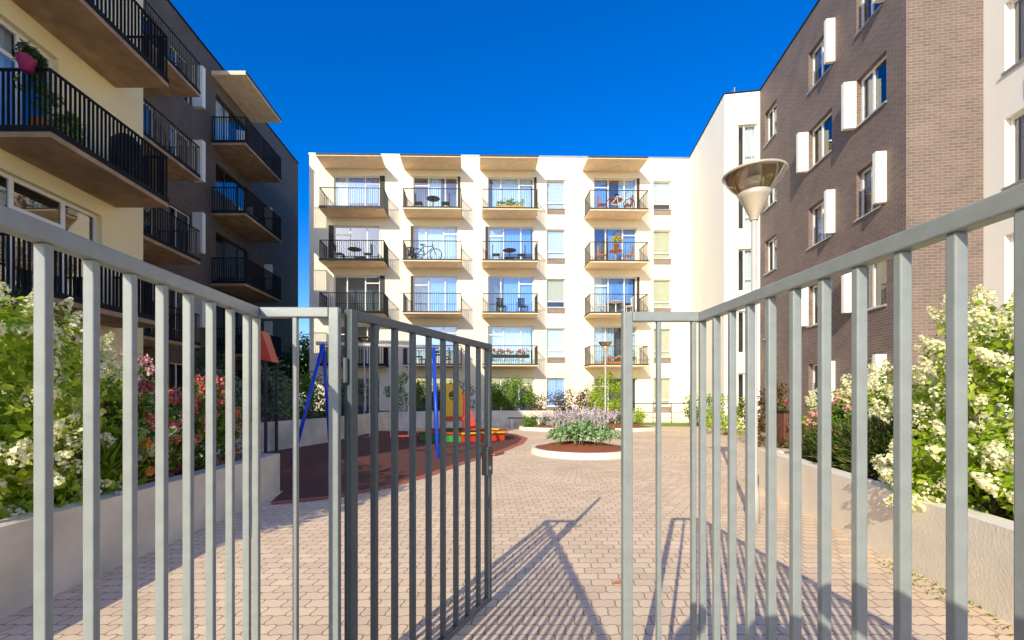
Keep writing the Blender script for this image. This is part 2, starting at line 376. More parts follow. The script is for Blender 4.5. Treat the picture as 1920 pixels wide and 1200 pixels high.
def window(parent, W, u0, u1, z0, z1, vf=(.5,), hf=(), infill=(), sb=.12, fw=.055, fm=None, gm=None):
    g = .003; mb = MB(); fm = fm or M['frame']; u0 += g; u1 -= g; z0 += g; z1 -= g
    fbox(mb, W, u0, u0 + fw, z0, z1, -sb - .06, -sb); fbox(mb, W, u1 - fw, u1, z0, z1, -sb - .06, -sb)
    fbox(mb, W, u0 + fw, u1 - fw, z0, z0 + fw, -sb - .06, -sb); fbox(mb, W, u0 + fw, u1 - fw, z1 - fw, z1, -sb - .06, -sb)
    for f in vf:
        u = u0 + (u1 - u0) * f; fbox(mb, W, u - fw * .6, u + fw * .6, z0 + fw, z1 - fw, -sb - .055, -sb - .003)
    for f, a, b in hf:
        z = z0 + (z1 - z0) * f; fbox(mb, W, u0 + (u1 - u0) * a + fw * .6, u0 + (u1 - u0) * b - fw * .6, z - fw / 2, z + fw / 2, -sb - .052, -sb - .006)
    w = mb.build('window', fm, parent)
    p = MB(); p.poly([fp(W, u0 + .02, z0 + .02, -sb - .03), fp(W, u1 - .02, z0 + .02, -sb - .03), fp(W, u1 - .02, z1 - .02, -sb - .03), fp(W, u0 + .02, z1 - .02, -sb - .03)])
    p.build('pane', gm or M['glass'], w)
    for kind, a, b, c, d in infill:
        A = u0 + (u1 - u0) * a; B = u0 + (u1 - u0) * b; Cc = z0 + (z1 - z0) * c; Dd = z0 + (z1 - z0) * d
        if kind in ('blind', 'white_blind'):
            q = MB(); nn = max(4, int((Dd - Cc) / .08))
            for i in range(nn):
                za = Cc + (Dd - Cc) * i / nn; zb2 = Cc + (Dd - Cc) * (i + 1) / nn
                q.poly([fp(W, A, za, -sb - .085), fp(W, B, za, -sb - .085), fp(W, B, zb2, -sb - .105), fp(W, A, zb2, -sb - .105)])
            q.build('blind', M['blind'] if kind == 'blind' else M['curtain'], w)
        else: curtain(w, W, A, B, Cc, Dd, -sb - .16, M['sky_reflect'] if kind == 'blue' else M['curtain'])  # blue sheets are sky reflection painted behind the pane, white ones are curtains
    return w
def balcony(parent, W, u0, u1, zb, out, th=.2, rh=1.05, sp=.11, bw=.02, bd=.03, sm=None, rm=None, edge=.5):
    s = MB(); fbox(s, W, u0, u1, zb, zb + th, .002, out); b = s.build('balcony', sm or M['slab'], parent)
    r = MB(); z0 = zb + th; z1 = z0 + rh; o = out - .03; a = u0 + .03; c = u1 - .03; t = .02
    fbox(r, W, a - t, c + t, z1 - .04, z1, o - t, o + t)
    fbox(r, W, a - t, a + t, z1 - .04, z1, .01, o - t); fbox(r, W, c - t, c + t, z1 - .04, z1, .01, o - t)
    fbox(r, W, u0 - .012, u1 + .012, zb + th * edge, z0 + .012, out + .002, out + .014)      # steel edge
    fbox(r, W, u0 - .012, u0 - .002, zb + th * edge, z0 + .012, .01, out); fbox(r, W, u1 + .002, u1 + .012, zb + th * edge, z0 + .012, .01, out)
    n = max(2, round((c - a) / sp))
    for i in range(n + 1):
        u = a + (c - a) * i / n; w = bw * (1.6 if i % 8 == 0 else 1) / 2; fbox(r, W, u - w, u + w, z0 + .012, z1 - .04, o - bd / 2, o + bd / 2)
    m = max(2, round(o / sp))
    for i in range(m):
        q = .04 + (o - .04) * i / m
        for u in (a, c): fbox(r, W, u - bd / 2, u + bd / 2, z0 + .001, z1 - .04, q - bw / 2, q + bw / 2)
    r.build('railing', rm or M['dark_steel'], b)
    return b
def canopy(parent, W, u0, u1, z, out, th=.16, sm=None):
    s = MB(); fbox(s, W, u0, u1, z, z + th, .002, out); b = s.build('canopy', sm or M['slab'], parent)
    e = MB(); fbox(e, W, u0 - .01, u1 + .01, z + th * .4, z + th + .02, out + .002, out + .02); e.build('canopy_edge', M['rail_steel'], b)

# ------------------------------------------------------------------ ground
g = MB(); n = 64
g.poly([(600 * math.cos(2 * math.pi * i / n), 600 * math.sin(2 * math.pi * i / n) + 20, -.03) for i in range(n)])
struct(g.build('ground', M['ground']))
g = MB(); g.poly([(-9.3, -14, 0), (14, -14, 0), (14, 27.5, 0), (-14.3, 27.5, 0), (-14.3, 12, 0), (-9.3, 12, 0)]); struct(g.build('courtyard_paving', M['paver']))
edge = [(-2.95, 6.25), (-2.3, 6.6), (-1.75, 7.2), (-1.2, 8.3), (-.66, 9.8), (-.1, 11.1), (.45, 12.5), (1.0, 14.2), (1.3, 16), (1.0, 17.8), (0, 19)]
g = MB(); g.poly([(x, y, .004) for x, y in edge] + [(-4.6, 19.5, .004), (-5.2, 14.4, .004), (-6.3, 10.5, .004), (-6.3, 7.05, .004), (-3.1, 7.0, .004)])
struct(g.build('playground_floor', M['rubber']))
g = MB()
for (a, b) in zip(edge[:-1], edge[1:]):
    da = Vector((b[0] - a[0], b[1] - a[1])).normalized(); nn = Vector((da.y, -da.x)) * .2
    g.poly([(a[0], a[1], .008), (a[0] + nn.x, a[1] + nn.y, .008), (b[0] + nn.x, b[1] + nn.y, .008), (b[0], b[1], .008)])
struct(g.build('playground_border', M['rubber_red']))
g = MB(); g.poly([(6.8, 22.5, .006), (11.3, 22.5, .006), (11.9, 25.5, .006), (6.8, 25.5, .006)]); struct(g.build('lawn', M['lawn']))

# ------------------------------------------------------------------ central building
CB = Fr(gx(580, 26.9), 26.9, R(1.2))
root = thing('apartment_building', 'cream five storey apartment block facing the gate with four columns of balconies', 'building', (CB.x, CB.y, 0), CB.a)
Wc = face((0, 0), (25, 0)); TOPC = 15.8
cols = [(598, 720), (755, 865), (905, 1009), (1106, 1216)]; ops = [(626, 712), (775, 858), (915, 1001), (1114, 1194)]; cans = [(592, 714), (750, 864), (900, 1010), (1103, 1215)]
zbs = [12.04, 9.08, 6.12, 3.16]
holes = []; doors = []; small = []
for ci, (a, b) in enumerate(ops):
    for ri, z in enumerate([zb + .2 for zb in zbs] + [.28]):
        h = (wu(CB, Wc, a), wu(CB, Wc, b), z + .02, z + 2.34); holes.append(h); doors.append((ci, ri, h))
for (a, b) in ((1025, 1060), (1225, 1259)):
    for ri in range(5):
        z1 = 14.45 - 2.96 * ri; h = (wu(CB, Wc, a), wu(CB, Wc, b), z1 - 1.72, z1); holes.append(h); small.append((a, ri, h))
mb = MB(); wall(mb, Wc, 0, TOPC, holes)
for P, Q in (((25, 0), (25, 12)), ((25, 12), (0, 12)), ((0, 12), (0, 0))): wall(mb, face(P, Q), 0, TOPC)
mb.poly([(0, 0, TOPC - .1), (25, 0, TOPC - .1), (25, 12, TOPC - .1), (0, 12, TOPC - .1)])
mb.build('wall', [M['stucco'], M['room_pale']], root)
mb = MB(); fbox(mb, Wc, -.03, 25.0, TOPC, TOPC + .07, -.3, .04); mb.build('parapet_cap', M['metal'], root)
mb = MB(); fbox(mb, Wc, .2, 22.4, TOPC + .30, TOPC + .33, -.5, -.47)
for i in range(24): fbox(mb, Wc, .2 + i * .96, .23 + i * .96, TOPC + .07, TOPC + .30, -.5, -.47)
mb.build('roof_railing', M['metal'], root)
infs = [[('c', .33, .62, 0, 1)], [('blue', .5, 1, .3, 1)], [('c', 0, .5, 0, 1), ('c', .75, 1, 0, 1)], [('c', .1, .95, 0, 1)], [], [('c', .6, 1, 0, 1), ('blue', .02, .3, 0, 1)], [('blue', .35, 1, 0, 1)], [('c', .02, .35, 0, 1)], [('c', .02, .3, 0, 1), ('blue', .3, .95, .35, 1)]]
pick = {(0, 0): 8, (0, 1): 4, (0, 2): 4, (0, 3): 4, (1, 0): 0, (1, 1): 3, (1, 2): 6, (1, 3): 8, (2, 0): 3, (2, 1): 8, (2, 2): 6, (2, 3): 3, (3, 0): 5, (3, 1): 6, (3, 2): 8, (3, 3): 2}
for ci, ri, (a, b, z0, z1) in doors:
    f = (.28, .68) if (ci + ri) % 2 == 0 else (.34, .72)
    window(root, Wc, a, b, z0, z1, vf=f, hf=[(.78, 0, f[0])] if (ci + ri) % 2 else [(.82, f[1], 1)], infill=infs[pick.get((ci, ri), 4)], gm=M['glass_blue'])
for a, ri, (u0, u1, z0, z1) in small:
    inf = [('white_blind', 0, 1, 0, 1)] if a == 1025 else ([('blind', 0, 1, 0, 1)] if ri != 0 else [('white_blind', 0, 1, .2, 1)])
    if a == 1025 and ri == 4: inf = [('blue', 0, 1, 0, 1)]
    if a == 1025 and ri == 2: inf = [('blind', 0, 1, .25, 1)]
    window(root, Wc, u0, u1, z0, z1, vf=(), hf=[(.22, 0, 1)], infill=inf)
    mb = MB(); fbox(mb, Wc, u0, u1, z0 - .04, z0 - .002, -.1, .05); mb.build('sill', M['metal'], root)
    mb = MB(); fbox(mb, Wc, u0 + .02, u1 - .02, z0 - .36, z0 - .045, -.02, .012); mb.build('brick_panel', M['brick_panel'], root, uv=True)
for ci, (a, b) in enumerate(cols):
    u0, u1 = wu(CB, Wc, a, 1.35), wu(CB, Wc, b, 1.35)
    for ri, zb in enumerate(zbs):
        dk = ci == 0 and ri > 0
        balcony(root, Wc, u0, u1, zb + .05, 1.35, th=.13, sp=.125, bw=.022 if dk else .014, bd=.02, rm=M['dark_steel'] if dk else M['rail_steel'], edge=.05 if ci == 0 else .5)
    c0, c1 = wu(CB, Wc, cans[ci][0], 1.45), wu(CB, Wc, cans[ci][1], 1.45); canopy(root, Wc, c0, c1, 14.98, 1.45, th=.12)
for ci, ri, (a, b, z0, z1) in doors:
    side = {(0, 0): 1, (0, 1): -1, (0, 2): 1, (0, 3): -1, (1, 0): 1, (1, 1): -1, (2, 0): 1, (3, 0): 1, (1, 2): -1, (2, 1): -1, (3, 2): 1}.get((ci, ri))
    if not side: continue
    mb = MB(); ww = .3 if ci == 0 else .16
    if side < 0: fbox(mb, Wc, a - ww, a - .003, z0, z1, -.02, .02)
    else: fbox(mb, Wc, b + .003, b + ww, z0, z1, -.02, .02)
    mb.build('dark_panel', M['dark_panel'], root)

# ------------------------------------------------------------------ right building
RB = Fr(12.92, 21.4, math.atan2(-.987, -.158))
root = thing('apartment_building', 'tall building on the right, brown brick between white blocks, with white fins beside windows', 'building', (RB.x, RB.y, 0), RB.a)
A_, B_, C_, D_, E_, F_, G_, H_ = (-6.3, -1.57), (0, -1.57), (0, 0), (9.1, 0), (9.1, 1.82), (15.5, 1.82), (15.5, 12), (-6.3, 12)
TR = 15.85
Wab, Wbc, Wcd, Wde, Wef = face(A_, B_), face(B_, C_), face(C_, D_), face(D_, E_), face(E_, F_)
hb = []; bw_ = []
for cidx, (a, b) in enumerate(((1434, 1456), (1516, 1560), (1606, 1662))):
    for ri in range(5):
        z0 = 12.95 - 2.94 * ri; u0, u1 = wu(RB, Wcd, a), wu(RB, Wcd, b)
        if ri % 2 == 0 and cidx == 2: u1 -= .18
        h = (u0, u1, z0, z0 + 1.5); hb.append(h); bw_.append((cidx, ri, h))
hw = [(wu(RB, Wbc, 1384), wu(RB, Wbc, 1420), 12.35 - 2.94 * i, 14.35 - 2.94 * i) for i in range(5)]
uw = wu(RB, Wef, 1884)
he = [(uw, uw + 1.5, z, z + 1.75) for z in (12.6, 9.68, 6.75, 3.8, .9)]
mw = MB(); wall(mw, Wab, 0, TR); wall(mw, Wbc, 0, TR, hw); wall(mw, Wef, 0, TR, he)
for P, Q in ((F_, G_), (G_, H_), (H_, A_)): wall(mw, face(P, Q), 0, TR)
mw.poly([(p[0], p[1], TR - .05) for p in (A_, B_, C_, D_, E_, F_, G_, H_)])
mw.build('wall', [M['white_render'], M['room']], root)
mk = MB(); wall(mk, Wcd, 0, TR, hb); wall(mk, Wde, 0, TR); mk.build('brick_wall', [M['brick_r'], M['room']], root, uv=True)
mb = MB()
for W in (Wab, Wbc, Wcd, Wde, Wef): fbox(mb, W, -.0, W[3], TR, TR + .06, -.25, .03)
mb.build('parapet_cap', M['dark_steel'], root)
mb = MB(); fbox(mb, Wab, .2, 6.2, TR + .33, TR + .36, -.5, -.47)
for i in range(7): fbox(mb, Wab, .2 + i, .23 + i, TR + .06, TR + .33, -.5, -.47)
fbox(mb, Wbc, .3, 1.5, TR + .33, TR + .36, -.5, -.47); mb.build('roof_railing', M['metal'], root)
for cidx, ri, (u0, u1, z0, z1) in bw_:
    window(root, Wcd, u0, u1, z0, z1, vf=(.42,), infill=[('c', .0, .4, 0, 1)] if (cidx + ri) % 3 == 0 else ([('white_blind', 0, 1, .5, 1)] if (cidx + ri) % 3 == 1 else []), sb=.14, fw=.07)
    mb = MB(); fbox(mb, Wcd, u0 - .03, u1 + .03, z0 - .05, z0 - .002, -.13, .06); mb.build('sill', M['metal'], root)
    if cidx > 0:
        mb = MB()
        if (ri + 0) % 2 == 1: fbox(mb, Wcd, u0 - .14, u0 - .004, z0 + .02, z1, .002, .36)
        else: fbox(mb, Wcd, u1 + .05, u1 + .19, z0 + .02, z1, .002, .28)
        mb.build('side_fin', M['fin'], root)
for (u0, u1, z0, z1) in hw: window(root, Wbc, u0, u1, z0, z1, vf=(.35,), hf=[(.3, .35, 1)], infill=[('c', .4, 1, 0, 1)])
for (u0, u1, z0, z1) in he:
    window(root, Wef, u0, u1, z0, z1, vf=(.5,), infill=[('c', .05, .95, 0, 1)], fw=.08)
    mb = MB(); fbox(mb, Wef, u0 - .03, u1 + .03, z0 - .05, z0 - .002, -.1, .06); mb.build('sill', M['metal'], root)
for z in (5.75, 8.7, 11.65):
    mb = MB(); fbox(mb, Wef, uw + .5, uw + 1.4, z, z + .5, -.02, .012); mb.build('brick_panel', M['brick_r'], root, uv=True)

# ------------------------------------------------------------------ left cream building
LW = Fr(-9.1, 0, R(90))
root = thing('apartment_building', 'cream rendered building at left with deep dark railed balconies, nearest the gate', 'building', (LW.x, LW.y, 0), LW.a)
Wl = face((-2, 0), (12.1, 0)); q = 2.0   # u runs from Y = -2
hl = [(6.9 + q, 10.8 + q, 3.36, 5.75), (6.5 + q, 9.7 + q, 6.32, 8.65), (6.9 + q, 10.8 + q, 9.3, 11.6), (6.9 + q, 10.8 + q, .3, 2.6), (1 + q, 4 + q, 3.4, 5.6), (1 + q, 4 + q, 6.4, 8.6), (1 + q, 4 + q, .4, 2.6)]
mb = MB(); wall(mb, Wl, 0, 12.5, hl)
for P, Q in (((12.1, 0), (12.1, 7)), ((12.1, 7), (-2, 7)), ((-2, 7), (-2, 0))): wall(mb, face(P, Q), 0, 12.5)
mb.poly([(-2, 0, 12.45), (12.1, 0, 12.45), (12.1, 7, 12.45), (-2, 7, 12.45)]); mb.build('wall', [M['stucco_warm'], M['room']], root)
mb = MB(); fbox(mb, Wl, 0, 14.1, 12.5, 12.58, -.3, .04); mb.build('parapet_cap', M['dark_steel'], root)
for i, (u0, u1, z0, z1) in enumerate(hl): window(root, Wl, u0, u1, z0, z1, vf=(.22, .5, .78), hf=[(.75, .5, .78)], infill=[('c', .5, .78, 0, 1)] if i % 2 else [('c', 0, .22, 0, 1)], fw=.08)
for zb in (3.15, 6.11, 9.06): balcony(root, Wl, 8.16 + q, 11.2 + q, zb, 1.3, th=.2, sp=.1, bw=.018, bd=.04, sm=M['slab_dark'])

# ------------------------------------------------------------------ left brick building
LB = Fr(-14.4, 0, R(90))
root = thing('apartment_building', 'dark brown brick building at left behind the cream one, standing in shade', 'building', (LB.x, LB.y, 0), LB.a)
U0 = 17.8; Wb = face((U0, 0), (35, 0)); TB = 19.4
hl = []
for i, zf in enumerate((14.95, 11.25, 7.55, 3.85, .3)):
    hl += [(24.3 - U0, 27.7 - U0, zf, zf + 2.75), (20.75 - U0, 22.3 - U0, zf + .75, zf + 2.75), (18.0 - U0, 19.9 - U0, zf, zf + 2.75)]
mb = MB(); wall(mb, Wb, -.02, TB, hl)
for P, Q in (((35, 0), (35, 8)), ((35, 8), (U0, 8)), ((U0, 8), (U0, 0))): wall(mb, face(P, Q), -.02, TB)
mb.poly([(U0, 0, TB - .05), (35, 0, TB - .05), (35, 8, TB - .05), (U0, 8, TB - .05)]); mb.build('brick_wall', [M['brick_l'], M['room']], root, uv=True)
mb = MB(); fbox(mb, Wb, 0, 35 - U0, TB, TB + .08, -.3, .05); mb.build('parapet_cap', M['dark_steel'], root)
for i, (u0, u1, z0, z1) in enumerate(hl): window(root, Wb, u0, u1, z0, z1, vf=(.4,) if u1 - u0 < 2 else (.3, .7), infill=[('c', .05, .5, 0, 1)] if i % 4 == 0 else [], fm=M['frame'] if i % 3 else M['dark_panel'])
for i, zb in enumerate((14.7, 11.0, 7.3, 3.6)):
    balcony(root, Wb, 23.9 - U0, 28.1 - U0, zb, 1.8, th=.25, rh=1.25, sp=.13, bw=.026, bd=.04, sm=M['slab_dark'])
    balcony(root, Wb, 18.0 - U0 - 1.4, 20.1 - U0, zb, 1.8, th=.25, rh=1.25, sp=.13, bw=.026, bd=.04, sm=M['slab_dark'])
canopy(root, Wb, 23.9 - U0, 28.1 - U0, 18.4, 1.8, th=.2)
for zf in (15.75, 12.1, 8.55, 4.9):
    mb = MB(); fbox(mb, Wb, 22.35 - U0, 22.6 - U0, zf, zf + 2.0, .002, .5); mb.build('side_fin', M['fin'], root)
for zf in (12.2, 8.5, 4.8):
    mb = MB(); fbox(mb, Wb, 29.6 - U0, 29.85 - U0, zf, zf + 1.6, .002, .45); mb.build('side_fin', M['fin'], root)

# ------------------------------------------------------------------ fences and gate
def fence(label, side, y_end, xin, first):
    # runs along the entrance on one side, turns the corner and ends at the gate post
    x = side * .92; root = thing('metal_fence', label, 'fence', (x, y_end, 0))
    y0 = -1.6 - y_end
    def rail(a, b): m = MB(); m.bar(a, b, .04, .04); m.build('rail', M['fence'], root, bevel=.004)
    rail((0, y0, 1.78), (0, .02, 1.78)); rail((0, y0, .12), (0, .02, .12))
    dx = xin - x; s = 1 if dx > 0 else -1
    rail((.021 * s, 0, 1.78), (dx - .021 * s, 0, 1.78)); rail((.021 * s, 0, .12), (dx - .021 * s, 0, .12))
    m = MB(); m.box((-.013, -.010, .14), (.013, .010, 1.76)); pb = m.build('bar', M['fence'], root, bevel=.003)
    i = 0; pb.location = (0, -.002, 0)
    while True:
        yy = first - y_end - .1155 * i; i += 1
        if yy < y0 + .02: break
        c = pb.copy(); COL.objects.link(c); c.location = (0, yy, 0)
    m = MB(); m.box((-.009, -.013, .14), (.009, .013, 1.76)); b2 = m.build('bar', M['fence'], root, bevel=.003); b2.location = (dx * (.5 if side < 0 else .58), 0, 0)
    if side > 0:
        c = b2.copy(); COL.objects.link(c); c.location = (dx * .12, 0, 0)
    m = MB(); m.box((dx - .02, -.02, 0), (dx + .02, .02, 1.80)); m.build('post', M['fence'], root, bevel=.004)
    for yy in (y0 + .03,):
        m = MB(); m.box((-.024, yy - .05, 0), (.024, yy, 1.80)); m.build('post', M['fence'], root, bevel=.004)
    return root
fence('grey metal bar fence on the left, ending at the post the open gate hangs from', -1, 1.83, -.605, 1.756)
fence('grey metal bar fence on the right, ending at a free post beside the opening', 1, 1.93, .60, 1.812)
hx, hy, fx, fy = -.553, 1.875, .018, 3.06
ang = math.atan2(fy - hy, fx - hx); Lg = math.hypot(fx - hx, fy - hy)
root = thing('gate', 'shade-darkened grey bar gate leaf standing open with a lock box on its far edge', 'gate', (hx, hy, 0), ang)
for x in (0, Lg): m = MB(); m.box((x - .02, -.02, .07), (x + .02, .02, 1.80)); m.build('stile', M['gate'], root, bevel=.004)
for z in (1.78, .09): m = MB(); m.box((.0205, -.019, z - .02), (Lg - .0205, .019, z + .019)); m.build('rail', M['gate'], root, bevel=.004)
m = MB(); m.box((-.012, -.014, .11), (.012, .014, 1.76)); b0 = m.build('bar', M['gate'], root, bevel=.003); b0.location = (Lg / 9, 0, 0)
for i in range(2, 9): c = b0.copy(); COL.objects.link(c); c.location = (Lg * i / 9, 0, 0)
m = MB(); m.box((Lg - .05, -.025, .92), (Lg + .025, .025, 1.11)); lk = m.build('lock', M['lock'], root, bevel=.004)
m = MB(); m.tube((Lg - .02, -.026, 1.06), (Lg - .02, -.075, 1.06), .009); m.tube((Lg - .02, -.07, 1.06), (Lg + .09, -.075, 1.06), .008)
m.tube((Lg - .02, .026, 1.06), (Lg - .02, .075, 1.06), .009); m.tube((Lg - .02, .07, 1.06), (Lg + .09, .075, 1.06), .008); m.build('handle', M['handle'], lk, smooth=True)
m = MB(); m.tube((Lg - .02, -.028, .97), (Lg - .02, -.025, .97), .014, n=14); m.build('keyhole_plate', M['metal'], lk)
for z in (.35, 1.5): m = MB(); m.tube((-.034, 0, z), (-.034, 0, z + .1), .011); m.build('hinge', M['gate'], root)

# ------------------------------------------------------------------ lamps
def lamp(loc, label):
    root = thing('street_lamp', label, 'lamp', loc)
    m = MB(); m.lathe([(0, 0), (.055, 0), (.055, .35), (.036, .42), (.033, 3.5), (0, 3.5)], 16); m.build('pole', M['pole'], root, smooth=True)
    m = MB(); m.lathe([(.042, 3.46), (.05, 3.5), (.145, 3.72), (.175, 3.77), (.15, 3.785), (0, 3.77)], 28); m.build('lamp_holder', M['lampwhite'], root, smooth=True)
    m = MB()
    for k in range(6): m.lathe([(.085, 3.785 + k * .026), (.105, 3.798 + k * .026), (.085, 3.811 + k * .026)], 24)
    m.build('lamp_glass', M['whiteplastic'], root, smooth=True)
    m = MB(); m.lathe([(.17, 3.775), (.23, 3.84), (.285, 3.91), (.318, 3.972)], 36); m.build('lamp_bowl', M['lampglass'], root, smooth=True)
    m = MB()
    for k in range(3):
        t = k * 2.094 + .4; m.tube((.14 * math.cos(t), .14 * math.sin(t), 3.77), (.2 * math.cos(t), .2 * math.sin(t), 3.975), .008, n=6)
    m.build('shade_strut', M['lampwhite'], root)
    m = MB(); m.lathe([(0, 3.968), (.14, 3.97), (.24, 3.972), (.315, 3.972), (.330, 3.985), (.325, 4.0), (.2, 4.022), (0, 4.04)], 36); m.build('lamp_shade', M['lampwhite'], root, smooth=True)
    return root
L1 = lamp((gx(1414, 5.2), 5.2, 0), 'pale grey lamp post with disc shade behind the right fence')
dup(L1, (gx(1135, 21), 21, 0), 1.0, 'thin lamp post far off behind the lavender flower bed')
dup(L1, (gx(683, 19.3), 19.3, 0), 2.0, 'lamp post beyond the playground, its shade seen above the gate')

# ------------------------------------------------------------------ planters
def planter(label, outline, h, th, cm='concrete'):
    root = thing('planter', label, 'planter', (outline[0][0], outline[0][1], 0)); ox, oy = outline[0]
    P = [Vector((x - ox, y - oy)) for x, y in outline]; m = MB()
    inn = []
    for i, p in enumerate(P):
        d1 = (p - P[i - 1]).normalized() if i > 0 else None; d2 = (P[i + 1] - p).normalized() if i < len(P) - 1 else None
        n1 = Vector((-d1.y, d1.x)) if d1 else None; n2 = Vector((-d2.y, d2.x)) if d2 else None
        if n1 is None: nn = n2
        elif n2 is None: nn = n1
        else: nn = (n1 + n2); nn = nn / max(.3, nn.dot(n1))
        inn.append(p + nn * th)
    for i in range(len(P) - 1):
        a, b, c, d = P[i], P[i + 1], inn[i + 1], inn[i]
        m.hexa([(a.x, a.y, 0), (b.x, b.y, 0), (c.x, c.y, 0), (d.x, d.y, 0), (a.x, a.y, h), (b.x, b.y, h), (c.x, c.y, h), (d.x, d.y, h)])
    m.build('planter_wall', M[cm], root)
    return root, (ox, oy)
def soil(root, o, pts, z): m = MB(); m.poly([(x - o[0], y - o[1], z) for x, y in pts]); m.build('soil', M['soil'], root)
pr, o = planter('low concrete planter wall at left holding cream and crimson flowers', [(-3.2, -1.5), (-3.08, 6.82), (-9.0, 6.9)], .6, .2, 'concrete_old')
soil(pr, o, [(-3.35, -1.5), (-3.2, 6.7), (-9.05, 6.8), (-9.05, -1.5)], .5)
pr, o = planter('low concrete planter wall at right holding cream hydrangeas', [(10.5, 6.4), (4.39, 7.3), (2.52, -.5)], .6, .2)
soil(pr, o, [(10.5, 6.25), (4.5, 7.15), (2.68, -.5), (10.5, -.5)], .5)
pr, o = planter('long concrete planter wall behind the playground and bench', [(-8.8, 10.3), (-6.2, 10.5), (-5.0, 14.5), (-4.4, 20.9), (.2, 22.6), (3.4, 22.7), (3.6, 26.5)], .78, .2, 'concrete_old')
soil(pr, o, [(-8.8, 10.5), (-6.3, 10.7), (-5.2, 14.5), (-4.6, 21.1), (.2, 22.75), (3.3, 22.85), (3.4, 26.7), (-12, 26.3), (-12, 12.3), (-8.8, 12.3)], .66)
def round_bed(label, x, y, rx, ry):
    root = thing('flower_bed', label, 'flower bed', (x, y, 0)); m = MB(); n = 48
    ring = lambda a, z: [((rx + a) * math.cos(2 * math.pi * i / n), (ry + a) * math.sin(2 * math.pi * i / n), z) for i in range(n)]
    A, B, Cc, Dd = ring(0, 0), ring(-.01, .15), ring(-.11, .15), ring(-.11, .03)
    for X, Y in ((A, B), (B, Cc), (Cc, Dd)):
        for i in range(n): j = (i + 1) % n; m.poly([X[i], X[j], Y[j], Y[i]])
    m.build('kerb', M['kerb'], root)
    m = MB()
    rr = [(0, .30), (.35, .28), (.7, .22), (1, .13)]
    for (a, za), (b, zb_) in zip(rr[:-1], rr[1:]):
        for i in range(n):
            t, t2 = 2 * math.pi * i / n, 2 * math.pi * (i + 1) / n
            f = lambda s, tt, z: ((rx - .1) * s * math.cos(tt), (ry - .1) * s * math.sin(tt), z)
            if a == 0: m.poly([f(0, t, za), f(b, t, zb_), f(b, t2, zb_)])
            else: m.poly([f(a, t, za), f(b, t, zb_), f(b, t2, zb_), f(a, t2, za)])
    m.build('mulch', M['mulch'], root, smooth=True); return root
BX, BY = 2.45, 11.75
round_bed('round kerbed flower bed with red mulch in the middle of the paving', BX, BY, 1.27, 1.27)
B2X, B2Y = 4.6, 20.3
round_bed('wide kerbed flower bed full of lavender blooms beyond the round bed', B2X, B2Y, 3.1, 1.5)

# ------------------------------------------------------------------ plants
def hosta(loc):
    root = thing('hosta', 'clump of broad green hosta leaves in the round mulch bed', 'plant', loc, 0, 'hostas in the round flower bed')
    n = 260; t = rng.uniform(0, 2 * math.pi, n); r = rng.uniform(.03, .36, n)
    pts = np.stack([r * np.cos(t), r * np.sin(t), .36 - .5 * r ** 1.5 * 1.3 + rng.uniform(-.08, .08, n)], 1); pts[:, 2] = np.maximum(pts[:, 2], .03)
    nr = np.stack([np.cos(t) * r * 2, np.sin(t) * r * 2, np.ones(n)], 1)
    leaf_mesh('leaves', pts, nr, .115, M['hosta'], root, aspect=.5, jit=.45, up=.2)
    H = np.stack([rng.uniform(-.28, .28, 9), rng.uniform(-.28, .28, 9), rng.uniform(.44, .68, 9)], 1)
    heads('flower_spikes', H, np.tile([0, 0, 1.], (9, 1)) + rng.normal(size=(9, 3)) * .15, .2, .026, 22, .028, M['fl_lav'], root)
    m = MB()
    for h in H: m.tube((h[0] * .4, h[1] * .4, 0), tuple(h), .005, .004, 4)
    m.build('flower_stems', M['hosta'], root); return root
h0 = hosta((BX, BY, .26)); h0.scale = (1.4,) * 3
for i, (dx, dy) in enumerate(((-.42, .1), (.45, .05), (-.2, -.38), (.28, -.36), (-.1, .45), (.35, .42), (-.5, -.2), (.55, -.22))):
    dup(h0, (BX + dx, BY + dy, .2), i * .8, scale=random.uniform(1.1, 1.35))
lv = shrub('lavender_plant', 'mound of lavender flowers in the wide far bed', (B2X - 1.8, B2Y, .15), (.42, .36, .2), 480, .09, M['lf_grey'], clumps=14, cr=.14, flowers=(M['fl_lav'], 40, .26, .035, 18, .045), group='lavender plants in the wide far bed', cat='flowers')
for i, (dx, dy) in enumerate(((-1.0, .5), (-.3, .3), (.4, .6), (.9, .2), (1.6, .4), (-1.4, -.3), (.2, -.5))):
    dup(lv, (B2X + dx, B2Y + dy, .15), i * 1.1, scale=random.uniform(.95, 1.3))
shrub('shrub', 'low green shrub at the left tip of the wide far bed', (B2X - 2.5, B2Y - .4, .12), (.6, .4, .25), 500, .1, M['lf_mid'], clumps=14, cr=.18)

fc = lambda n: (M['fl_cream'], n, .17, .062, 64, .03)
# left planter
shrub('hydrangea', 'tall cream hydrangea at the left picture edge, above the planter corner', (-4.15, 3.35, .5), (.85, .85, 1.02), 6800, .085, M['lf'], clumps=54, cr=.32, flowers=fc(210), cat='hydrangea')
shrub('hydrangea', 'cream hydrangea behind the third and fourth bars of the left fence', (-4.1, 4.55, .5), (.62, .65, .72), 4000, .082, M['lf'], clumps=40, cr=.26, flowers=fc(125), cat='hydrangea')
shrub('hydrangea', 'low cream hydrangea spilling over the left planter wall', (-3.65, 3.55, .48), (.45, .8, .40), 3200, .08, M['lf'], clumps=32, cr=.2, flowers=fc(66), cat='hydrangea')
shrub('hydrangea', 'cream hydrangea rising against the cream building at left', (-6.0, 5.0, .5), (1.0, .9, 1.1), 2800, .12, M['lf'], clumps=34, cr=.34, flowers=fc(100), cat='hydrangea')
rr_ = lambda n, m_='fl_red': (M[m_], n, .10, .052, 34, .032)
